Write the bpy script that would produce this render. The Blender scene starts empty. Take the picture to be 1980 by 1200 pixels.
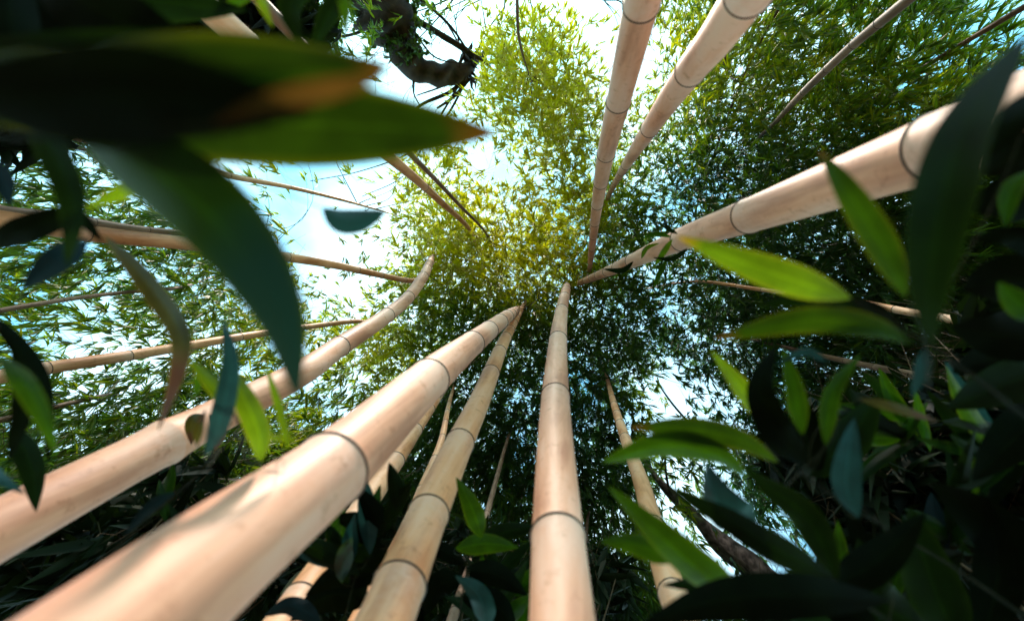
import bpy, math, random
import numpy as np
from mathutils import Vector, Matrix

random.seed(7); rng = np.random.default_rng(11)
scene = bpy.context.scene
COL = scene.collection

# ------------------------------------------------------------------ camera
F = 880.0                      # focal length in photo pixels (1980 wide)
VPX, VPY = 1085.0, 540.0       # where the zenith falls in the photograph
CAMLOC = Vector((0, 0, 0.5))
_R0 = Matrix(((-1, 0, 0), (0, 1, 0), (0, 0, -1)))
_v = Vector((VPX - 990, 600 - VPY, -F)).normalized()
RC = ((_R0 @ _v).rotation_difference(Vector((0, 0, 1)))).to_matrix() @ _R0
cam_data = bpy.data.cameras.new('camera'); cam = bpy.data.objects.new('camera', cam_data)
COL.objects.link(cam)
cam.matrix_world = Matrix.Translation(CAMLOC) @ RC.to_4x4()
cam_data.sensor_width = 36; cam_data.lens = 36 * F / 1980
cam_data.clip_start = 0.01; cam_data.clip_end = 500
cam_data.dof.use_dof = True; cam_data.dof.focus_distance = 3.4; cam_data.dof.aperture_fstop = 2.0
scene.camera = cam

def at(px, py, z):
    return CAMLOC + RC @ Vector(((px - 990) / F * z, (600 - py) / F * z, -z))

# ------------------------------------------------------------------ light
SUN = (at(945, -125, 1) - CAMLOC).normalized()
el = math.asin(SUN.z); az = math.atan2(SUN.x, SUN.y)
world = bpy.data.worlds.new("World"); scene.world = world; world.use_nodes = True
wn = world.node_tree.nodes; wl = world.node_tree.links; wn.clear()
sky = wn.new('ShaderNodeTexSky'); sky.sky_type = 'NISHITA'; sky.sun_disc = False
sky.sun_elevation = el; sky.sun_rotation = az
sky.air_density = 1.0; sky.dust_density = 0.4; sky.ozone_density = 1.0
bg = wn.new('ShaderNodeBackground'); bg.inputs['Strength'].default_value = 0.145
wo = wn.new('ShaderNodeOutputWorld')
tint = wn.new('ShaderNodeMixRGB'); tint.blend_type = 'MULTIPLY'; tint.inputs[0].default_value = 1
tint.inputs[2].default_value = (0.72, 1.45, 1.2, 1)
# thin bright cloud veils drifting over the blue
wtc = wn.new('ShaderNodeTexCoord'); wns = wn.new('ShaderNodeTexNoise'); wns.inputs['Scale'].default_value = 2.6; wns.inputs['Detail'].default_value = 7
wl.new(wtc.outputs['Generated'], wns.inputs['Vector'])
wr = wn.new('ShaderNodeMapRange'); wr.inputs[1].default_value = .36; wr.inputs[2].default_value = .57; wr.inputs[4].default_value = .65
wl.new(wns.outputs[0], wr.inputs[0])
cl = wn.new('ShaderNodeMixRGB'); cl.inputs[2].default_value = (3.9, 5.0, 5.2, 1)
wl.new(sky.outputs[0], tint.inputs[1]); wl.new(wr.outputs[0], cl.inputs[0]); wl.new(tint.outputs[0], cl.inputs[1])
cap = wn.new('ShaderNodeMixRGB'); cap.blend_type = 'DARKEN'; cap.inputs[0].default_value = 1; cap.inputs[2].default_value = (7.5, 8.0, 8.2, 1)
wl.new(cl.outputs[0], cap.inputs[1]); wl.new(cap.outputs[0], bg.inputs['Color']); wl.new(bg.outputs[0], wo.inputs['Surface'])
sd = bpy.data.lights.new('sun', 'SUN'); sd.energy = 2.5; sd.angle = math.radians(6); sd.color = (1, 0.86, 0.74)
sun = bpy.data.objects.new('sun', sd); COL.objects.link(sun)
sun.rotation_euler = SUN.to_track_quat('Z', 'Y').to_euler()
scene.view_settings.view_transform = 'Standard'; scene.view_settings.look = 'None'
scene.view_settings.gamma = 1; scene.view_settings.exposure = 1.75
scene.render.engine = 'CYCLES'
scene.cycles.max_bounces = 8; scene.cycles.transmission_bounces = 4; scene.cycles.diffuse_bounces = 4

# ------------------------------------------------------------------ helpers
def tag(o, label=None, cat=None, group=None, kind=None):
    if label: o['label'] = label
    if cat: o['category'] = cat
    if group: o['group'] = group
    if kind: o['kind'] = kind
    return o

def empty(name, loc):
    o = bpy.data.objects.new(name, None); COL.objects.link(o); o.location = loc
    o.empty_display_size = 0.1
    return o

def mesh_obj(name, verts, faces, mat, parent=None, uvs=None, attrs=None, smooth=True, mat2=None, n1=0):
    """faces: (n,4) or (n,3) int array or list; verts world coords"""
    me = bpy.data.meshes.new(name)
    v = np.asarray(verts, dtype=np.float64).reshape(-1, 3)
    if parent is not None:
        v = v - np.array(parent.location)
    if isinstance(faces, np.ndarray):
        n, k = faces.shape
        me.vertices.add(len(v)); me.vertices.foreach_set('co', v.ravel())
        me.loops.add(n * k); me.loops.foreach_set('vertex_index', faces.ravel().astype(np.int32))
        me.polygons.add(n)
        me.polygons.foreach_set('loop_start', np.arange(0, n * k, k, dtype=np.int32))
        me.polygons.foreach_set('loop_total', np.full(n, k, dtype=np.int32))
        me.update(calc_edges=True)
    else:
        me.from_pydata([tuple(p) for p in v], [], faces); me.update()
    if uvs is not None:            # per vertex uv
        uvl = me.uv_layers.new(name='UVMap')
        li = np.empty(len(me.loops), dtype=np.int32); me.loops.foreach_get('vertex_index', li)
        uvl.data.foreach_set('uv', np.asarray(uvs, dtype=np.float32)[li].ravel())
    if attrs:
        for an, (dom, vals) in attrs.items():
            a = me.attributes.new(an, 'FLOAT', dom); a.data.foreach_set('value', np.asarray(vals, dtype=np.float32))
    if smooth:
        me.polygons.foreach_set('use_smooth', np.ones(len(me.polygons), dtype=bool))
    me.materials.append(mat)
    if mat2 is not None:
        me.materials.append(mat2)
        mi = np.zeros(len(me.polygons), dtype=np.int32); mi[n1:] = 1; me.polygons.foreach_set('material_index', mi)
    o = bpy.data.objects.new(name, me); COL.objects.link(o)
    if parent is not None: o.parent = parent
    return o

def catmull(P, n=8):
    P = [np.array(p, dtype=float) for p in P]
    Q = [2 * P[0] - P[1]] + P + [2 * P[-1] - P[-2]]
    out = []
    for i in range(1, len(Q) - 2):
        a, b, c, d = Q[i - 1:i + 3]
        # centripetal parametrisation keeps the curve from overshooting
        t0 = 0; t1 = t0 + max(np.linalg.norm(b[:3] - a[:3]), 1e-6) ** .5
        t2 = t1 + max(np.linalg.norm(c[:3] - b[:3]), 1e-6) ** .5
        t3 = t2 + max(np.linalg.norm(d[:3] - c[:3]), 1e-6) ** .5
        for k in range(n):
            t = t1 + (t2 - t1) * k / n
            A1 = (t1 - t) / (t1 - t0) * a + (t - t0) / (t1 - t0) * b
            A2 = (t2 - t) / (t2 - t1) * b + (t - t1) / (t2 - t1) * c
            A3 = (t3 - t) / (t3 - t2) * c + (t - t2) / (t3 - t2) * d
            B1 = (t2 - t) / (t2 - t0) * A1 + (t - t0) / (t2 - t0) * A2
            B2 = (t3 - t) / (t3 - t1) * A2 + (t - t1) / (t3 - t1) * A3
            out.append((t2 - t) / (t2 - t1) * B1 + (t - t1) / (t2 - t1) * B2)
    out.append(P[-1])
    return np.array(out)

def tube(path, rad, seg=10, cap=True):
    """swept tube -> verts, quads"""
    path = np.asarray(path, float); rad = np.broadcast_to(np.asarray(rad, float), (len(path),))
    T = np.gradient(path, axis=0); T /= np.linalg.norm(T, axis=1)[:, None] + 1e-12
    ref = np.array([0.31, 0.95, 0.05]); S = []
    s = np.cross(T[0], ref); s /= np.linalg.norm(s)
    for t in T:
        s = s - t * np.dot(s, t); s /= np.linalg.norm(s) + 1e-12; S.append(s.copy())
    S = np.array(S); B = np.cross(T, S)
    a = np.linspace(0, 2 * math.pi, seg, endpoint=False)
    V = path[:, None, :] + rad[:, None, None] * (np.cos(a)[None, :, None] * S[:, None, :] + np.sin(a)[None, :, None] * B[:, None, :])
    n = len(path)
    i = np.arange(n - 1)[:, None] * seg; j = np.arange(seg)[None, :]; j2 = (j + 1) % seg
    Fq = np.stack([i + j, i + j2, i + seg + j2, i + seg + j], -1).reshape(-1, 4)
    V = V.reshape(-1, 3)
    if cap:
        c0, c1 = len(V), len(V) + 1
        V = np.vstack([V, path[0], path[-1]])
        q = np.arange(0, seg, 2)
        Fa = np.stack([np.full(len(q), c0), (q + 2) % seg, q + 1, q], -1)
        o = (n - 1) * seg
        Fb = np.stack([np.full(len(q), c1), o + q, o + q + 1, o + (q + 2) % seg], -1)
        Fq = np.vstack([Fq, Fa, Fb])
    return V, Fq

def merge(parts):
    vs, fs, o = [], [], 0
    for v, f in parts:
        vs.append(v); fs.append(f + o); o += len(v)
    return np.vstack(vs), np.vstack(fs)

# ------------------------------------------------------------------ materials
def new_mat(name):
    m = bpy.data.materials.new(name); m.use_nodes = True
    nt = m.node_tree; nt.nodes.clear()
    return m, nt.nodes, nt.links

def ramp(n, stops, interp='LINEAR'):
    r = n.new('ShaderNodeValToRGB'); r.color_ramp.interpolation = interp
    e = r.color_ramp.elements
    while len(e) < len(stops): e.new(0.5)
    for k, (p, c) in enumerate(stops):
        e[k].position = p; e[k].color = (*c, 1)
    return r

def culm_material(name, c_lo, c_mid, c_hi, rough=.5, bloom=0.55):
    m, n, l = new_mat(name)
    tc = n.new('ShaderNodeTexCoord')
    mp = n.new('ShaderNodeMapping'); mp.inputs['Scale'].default_value = (55, 55, 1.6)
    l.new(tc.outputs['Object'], mp.inputs['Vector'])
    ns = n.new('ShaderNodeTexNoise'); ns.inputs['Scale'].default_value = 1.0; ns.inputs['Detail'].default_value = 5
    ns.inputs['Roughness'].default_value = .62
    l.new(mp.outputs[0], ns.inputs['Vector'])
    mp2 = n.new('ShaderNodeMapping'); mp2.inputs['Scale'].default_value = (9, 9, 2.2)
    l.new(tc.outputs['Object'], mp2.inputs['Vector'])
    n2 = n.new('ShaderNodeTexNoise'); n2.inputs['Scale'].default_value = 1; n2.inputs['Detail'].default_value = 4
    l.new(mp2.outputs[0], n2.inputs['Vector'])
    mx = n.new('ShaderNodeMath'); mx.operation = 'MULTIPLY_ADD'; mx.inputs[1].default_value = .3
    l.new(ns.outputs[0], mx.inputs[0])
    s2 = n.new('ShaderNodeMath'); s2.operation = 'MULTIPLY'; s2.inputs[1].default_value = .7
    l.new(n2.outputs[0], s2.inputs[0]); l.new(s2.outputs[0], mx.inputs[2])
    r = ramp(n, [(0.40, c_lo), (0.5, c_mid), (0.60, c_hi)])
    l.new(mx.outputs[0], r.inputs[0])
    # waxy pale powder just below each node, brownish tint just above it
    at_ = n.new('ShaderNodeAttribute'); at_.attribute_name = 'below'
    bl = n.new('ShaderNodeMath'); bl.operation = 'MULTIPLY'; bl.inputs[1].default_value = bloom
    l.new(at_.outputs['Fac'], bl.inputs[0])
    n3 = n.new('ShaderNodeTexNoise'); n3.inputs['Scale'].default_value = 60; n3.inputs['Detail'].default_value = 6
    l.new(tc.outputs['Object'], n3.inputs['Vector'])
    bm = n.new('ShaderNodeMath'); bm.operation = 'MULTIPLY'; bm.use_clamp = True
    r3 = ramp(n, [(0.3, (.45,) * 3), (0.65, (1,) * 3)]); l.new(n3.outputs[0], r3.inputs[0])
    l.new(bl.outputs[0], bm.inputs[0]); l.new(r3.outputs[0], bm.inputs[1])
    mix = n.new('ShaderNodeMixRGB'); mix.inputs[2].default_value = (.84, .60, .50, 1)
    l.new(bm.outputs[0], mix.inputs[0]); l.new(r.outputs[0], mix.inputs[1])
    # specks and scuffs
    n4 = n.new('ShaderNodeTexNoise'); n4.inputs['Scale'].default_value = 34; n4.inputs['Detail'].default_value = 8; n4.inputs['Roughness'].default_value = .7
    l.new(tc.outputs['Object'], n4.inputs['Vector'])
    r4 = ramp(n, [(0.56, (1, 1, 1)), (0.70, (.62, .48, .36))]); l.new(n4.outputs[0], r4.inputs[0])
    mul = n.new('ShaderNodeMixRGB'); mul.blend_type = 'MULTIPLY'; mul.inputs[0].default_value = .8
    l.new(mix.outputs[0], mul.inputs[1]); l.new(r4.outputs[0], mul.inputs[2])
    p = n.new('ShaderNodeBsdfPrincipled')
    l.new(mul.outputs[0], p.inputs['Base Color'])
    rr = n.new('ShaderNodeMapRange'); rr.inputs[3].default_value = rough - .08; rr.inputs[4].default_value = rough + .2
    l.new(n2.outputs[0], rr.inputs[0]); l.new(rr.outputs[0], p.inputs['Roughness'])
    bp = n.new('ShaderNodeBump'); bp.inputs['Strength'].default_value = .18; bp.inputs['Distance'].default_value = .002
    l.new(ns.outputs[0], bp.inputs['Height']); l.new(bp.outputs[0], p.inputs['Normal'])
    o = n.new('ShaderNodeOutputMaterial'); l.new(p.outputs[0], o.inputs[0])
    return m

M_PINK = culm_material('culm_pink_tan', (.56, .235, .135), (.77, .37, .225), (.84, .48, .34))
M_GOLD = culm_material('culm_golden_tan', (.58, .22, .08), (.82, .39, .18), (.88, .49, .28))
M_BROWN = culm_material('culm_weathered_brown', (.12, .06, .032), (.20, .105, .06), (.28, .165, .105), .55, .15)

def simple_noise_mat(name, c1, c2, scale, rough=.7, bump=.3, mapping=(1, 1, 1), spec=.5):
    m, n, l = new_mat(name)
    tc = n.new('ShaderNodeTexCoord'); mp = n.new('ShaderNodeMapping'); mp.inputs['Scale'].default_value = mapping
    l.new(tc.outputs['Object'], mp.inputs['Vector'])
    ns = n.new('ShaderNodeTexNoise'); ns.inputs['Scale'].default_value = scale; ns.inputs['Detail'].default_value = 8
    l.new(mp.outputs[0], ns.inputs['Vector'])
    r = ramp(n, [(.35, c1), (.65, c2)]); l.new(ns.outputs[0], r.inputs[0])
    p = n.new('ShaderNodeBsdfPrincipled'); p.inputs['Roughness'].default_value = rough; p.inputs['Specular IOR Level'].default_value = spec
    l.new(r.outputs[0], p.inputs['Base Color'])
    bp = n.new('ShaderNodeBump'); bp.inputs['Strength'].default_value = bump; bp.inputs['Distance'].default_value = .01
    l.new(ns.outputs[0], bp.inputs['Height']); l.new(bp.outputs[0], p.inputs['Normal'])
    o = n.new('ShaderNodeOutputMaterial'); l.new(p.outputs[0], o.inputs[0])
    return m
M_NODE = simple_noise_mat('node_scar_brown', (.045, .026, .018), (.11, .065, .045), 120, .6, .4)
M_TWIG = simple_noise_mat('twig_brown', (.035, .025, .012), (.09, .06, .03), 40, .7, spec=.15)
M_GSTEM = simple_noise_mat('green_stem', (.006, .010, .003), (.018, .020, .007), 60, .7, spec=.08)
M_BARK = simple_noise_mat('tree_bark', (.008, .006, .005), (.045, .028, .022), 9, .9, 1.0, (1, 1, .35))
M_BARKG = simple_noise_mat('grey_lichen_bark', (.05, .045, .045), (.20, .18, .18), 22, .9, 1.0, (1, 1, .5))
M_SOIL = simple_noise_mat('leaf_litter', (.05, .032, .02), (.13, .085, .05), 6, .95)

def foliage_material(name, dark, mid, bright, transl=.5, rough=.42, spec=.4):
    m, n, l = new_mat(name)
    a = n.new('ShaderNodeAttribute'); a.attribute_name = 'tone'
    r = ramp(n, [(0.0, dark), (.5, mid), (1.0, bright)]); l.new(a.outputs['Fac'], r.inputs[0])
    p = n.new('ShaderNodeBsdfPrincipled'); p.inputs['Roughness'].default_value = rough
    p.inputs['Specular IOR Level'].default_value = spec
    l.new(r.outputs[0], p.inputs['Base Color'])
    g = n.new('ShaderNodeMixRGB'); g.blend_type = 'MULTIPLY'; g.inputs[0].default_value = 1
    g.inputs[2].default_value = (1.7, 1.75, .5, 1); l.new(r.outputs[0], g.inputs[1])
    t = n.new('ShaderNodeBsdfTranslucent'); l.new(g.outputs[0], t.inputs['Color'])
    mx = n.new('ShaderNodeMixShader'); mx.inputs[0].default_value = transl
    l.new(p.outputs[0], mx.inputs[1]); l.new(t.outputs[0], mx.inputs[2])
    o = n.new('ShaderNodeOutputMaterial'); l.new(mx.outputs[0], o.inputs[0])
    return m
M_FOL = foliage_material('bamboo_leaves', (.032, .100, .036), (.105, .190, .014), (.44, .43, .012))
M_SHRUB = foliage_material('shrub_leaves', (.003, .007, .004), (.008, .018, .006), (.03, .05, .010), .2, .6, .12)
M_IVY = foliage_material('ivy_leaves', (.02, .05, .015), (.04, .09, .02), (.08, .14, .03), .3)

def blade_material(name, base, trans, tfac, tip=None, rough=.4, spec=.45, edge=None):
    """near leaf: parallel veins, pale midrib, darker blotches; UV u across, v along (0 base, 1 tip)"""
    m, n, l = new_mat(name)
    uv = n.new('ShaderNodeUVMap')
    sep = n.new('ShaderNodeSeparateXYZ'); l.new(uv.outputs[0], sep.inputs[0])
    w = n.new('ShaderNodeMath'); w.operation = 'MULTIPLY'; w.inputs[1].default_value = 95
    l.new(sep.outputs[0], w.inputs[0])
    s = n.new('ShaderNodeMath'); s.operation = 'SINE'; l.new(w.outputs[0], s.inputs[0])
    v1 = n.new('ShaderNodeMapRange'); v1.inputs[1].default_value = -1; v1.inputs[2].default_value = 1
    v1.inputs[3].default_value = .78; v1.inputs[4].default_value = 1.1; l.new(s.outputs[0], v1.inputs[0])
    tc = n.new('ShaderNodeTexCoord'); mp = n.new('ShaderNodeMapping'); mp.inputs['Scale'].default_value = (30, 30, 30)
    l.new(tc.outputs['Object'], mp.inputs['Vector'])
    ns = n.new('ShaderNodeTexNoise'); ns.inputs['Scale'].default_value = 1; ns.inputs['Detail'].default_value = 5
    l.new(mp.outputs[0], ns.inputs['Vector'])
    v2 = n.new('ShaderNodeMapRange'); v2.inputs[1].default_value = .3; v2.inputs[2].default_value = .7
    v2.inputs[3].default_value = .65; v2.inputs[4].default_value = 1.3; l.new(ns.outputs[0], v2.inputs[0])
    vm = n.new('ShaderNodeMath'); vm.operation = 'MULTIPLY'; l.new(v1.outputs[0], vm.inputs[0]); l.new(v2.outputs[0], vm.inputs[1])
    def tinted(col):
        x = n.new('ShaderNodeVectorMath'); x.operation = 'SCALE'; x.inputs[0].default_value = col
        l.new(vm.outputs[0], x.inputs['Scale']); return x.outputs[0]
    mu = n.new('ShaderNodeMath'); mu.operation = 'MULTIPLY_ADD'; mu.inputs[1].default_value = 2; mu.inputs[2].default_value = -1
    l.new(sep.outputs[0], mu.inputs[0])
    ma = n.new('ShaderNodeMath'); ma.operation = 'ABSOLUTE'; l.new(mu.outputs[0], ma.inputs[0])
    mm = n.new('ShaderNodeMapRange'); mm.inputs[1].default_value = .02; mm.inputs[2].default_value = .075
    mm.inputs[3].default_value = 1.7; mm.inputs[4].default_value = 1.0; l.new(ma.outputs[0], mm.inputs[0])
    vm2 = n.new('ShaderNodeMath'); vm2.operation = 'MULTIPLY'; l.new(vm.outputs[0], vm2.inputs[0]); l.new(mm.outputs[0], vm2.inputs[1]); vm = vm2
    b = tinted(base); t = tinted(trans)
    if tip:
        pos, col = tip
        # withered tip: where v (wobbled by noise) passes pos
        wob = n.new('ShaderNodeMath'); wob.operation = 'MULTIPLY_ADD'; wob.inputs[1].default_value = .12
        l.new(ns.outputs[0], wob.inputs[0]); l.new(sep.outputs[1], wob.inputs[2])
        mr = n.new('ShaderNodeMapRange'); mr.inputs[1].default_value = pos + .02; mr.inputs[2].default_value = pos + .14
        l.new(wob.outputs[0], mr.inputs[0])
        for_b = n.new('ShaderNodeMixRGB'); for_b.inputs[2].default_value = (*col, 1)
        l.new(mr.outputs[0], for_b.inputs[0]); l.new(b, for_b.inputs[1]); b = for_b.outputs[0]
        for_t = n.new('ShaderNodeMixRGB'); for_t.inputs[2].default_value = (col[0] * 1.5, col[1] * 1.4, col[2], 1)
        l.new(mr.outputs[0], for_t.inputs[0]); l.new(t, for_t.inputs[1]); t = for_t.outputs[0]
    if edge:
        # dry yellow margin; on dark blades an edge glow painted into the colour
        au = n.new('ShaderNodeMath'); au.operation = 'MULTIPLY_ADD'; au.inputs[1].default_value = 2; au.inputs[2].default_value = -1
        l.new(sep.outputs[0], au.inputs[0])
        ab = n.new('ShaderNodeMath'); ab.operation = 'ABSOLUTE'; l.new(au.outputs[0], ab.inputs[0])
        mr = n.new('ShaderNodeMapRange'); mr.inputs[1].default_value = .72; mr.inputs[2].default_value = 1.0
        mr.inputs[4].default_value = .8; l.new(ab.outputs[0], mr.inputs[0])
        for_t = n.new('ShaderNodeMixRGB'); for_t.inputs[2].default_value = (*edge, 1)
        l.new(mr.outputs[0], for_t.inputs[0]); l.new(t, for_t.inputs[1]); t = for_t.outputs[0]
    p = n.new('ShaderNodeBsdfPrincipled'); p.inputs['Roughness'].default_value = rough; p.inputs['Specular IOR Level'].default_value = spec
    l.new(b, p.inputs['Base Color'])
    bp = n.new('ShaderNodeBump'); bp.inputs['Strength'].default_value = .25; bp.inputs['Distance'].default_value = .0008
    l.new(s.outputs[0], bp.inputs['Height']); l.new(bp.outputs[0], p.inputs['Normal'])
    tr = n.new('ShaderNodeBsdfTranslucent'); l.new(t, tr.inputs['Color'])
    mx = n.new('ShaderNodeMixShader'); mx.inputs[0].default_value = tfac
    l.new(p.outputs[0], mx.inputs[1]); l.new(tr.outputs[0], mx.inputs[2])
    o = n.new('ShaderNodeOutputMaterial'); l.new(mx.outputs[0], o.inputs[0])
    return m
BL = {  # shade, dark and black blades have shade put into their colour
 'lime':  blade_material('leaf_lime', (0.0310, 0.0682, 0.0037), (0.1240, 0.2232, 0.0025), .5, edge=(0.2604, 0.2852, 0.0050), spec=.25),
 'limet': blade_material('leaf_lime_dry_tip', (0.0310, 0.0682, 0.0037), (0.1240, 0.2232, 0.0025), .5, tip=(.90, (0.2604, 0.1488, 0.0062)), edge=(0.2604, 0.2852, 0.0050), spec=.25),
 'green': blade_material('leaf_green', (0.0087, 0.0279, 0.0025), (0.0310, 0.0930, 0.0012), .42, edge=(0.0868, 0.1488, 0.0019), spec=.15),
 'greent': blade_material('leaf_green_dry_tip', (0.0099, 0.0279, 0.0025), (0.0341, 0.0868, 0.0012), .42, tip=(.90, (0.0868, 0.0310, 0.0050)), edge=(0.1240, 0.1364, 0.0019), spec=.15),
 'bigblade': blade_material('leaf_large_dark', (0.0050, 0.0170, 0.0020), (0.0170, 0.0400, 0.0010), .4, tip=(.93, (.09, .030, .006)), edge=(.10, .115, .002), spec=.1),
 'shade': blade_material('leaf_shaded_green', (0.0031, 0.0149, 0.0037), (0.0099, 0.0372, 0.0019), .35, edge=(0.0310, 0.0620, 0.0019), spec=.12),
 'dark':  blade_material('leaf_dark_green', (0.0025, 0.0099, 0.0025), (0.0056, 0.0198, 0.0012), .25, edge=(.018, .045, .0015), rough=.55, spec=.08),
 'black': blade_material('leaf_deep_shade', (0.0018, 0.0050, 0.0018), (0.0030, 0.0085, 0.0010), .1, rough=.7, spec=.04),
 'teal':  blade_material('leaf_sky_sheen', (0.0140, 0.0640, 0.0700), (0.0080, 0.0480, 0.0420), .35, rough=.45, spec=.25),  # bluish sky sheen put into the base colour
 'navy':  blade_material('leaf_navy', (0.0020, 0.0150, 0.0210), (0.0015, 0.0110, 0.0130), .2, rough=.5, spec=.15),
 'olive': blade_material('leaf_olive', (0.0279, 0.0310, 0.0050), (0.0496, 0.0496, 0.0037), .35, tip=(.62, (0.0372, 0.0174, 0.0112)), edge=(0.1364, 0.1054, 0.0074)),
 'amber': blade_material('leaf_amber_streak', (.030, .015, .003), (.085, .040, .005), .5, spec=.1),
 'hang': blade_material('leaf_green_to_blue', (0.0031, 0.0149, 0.0037), (0.0099, 0.0372, 0.0019), .35, tip=(.62, (.004, .020, .017)), edge=(0.0310, 0.0620, 0.0019), spec=.12),
 'rust':  blade_material('leaf_withered_rust', (0.0744, 0.0279, 0.0124), (0.0992, 0.0310, 0.0074), .35),
}

# ------------------------------------------------------------------ ground
g = 40
gx, gy = np.meshgrid(np.linspace(-150, 150, g), np.linspace(-150, 150, g))
d = np.sqrt(gx ** 2 + gy ** 2)
gz = np.where(d < 12, 0, np.sin(gx * .13) * np.cos(gy * .11) * .5)
gv = np.stack([gx, gy, gz - .002], -1).reshape(-1, 3)
ii = (np.arange(g - 1)[:, None] * g + np.arange(g - 1)[None, :]).ravel()
tag(mesh_obj('ground', gv, np.stack([ii, ii + 1, ii + g + 1, ii + g], -1), M_SOIL), kind='structure')

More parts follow.
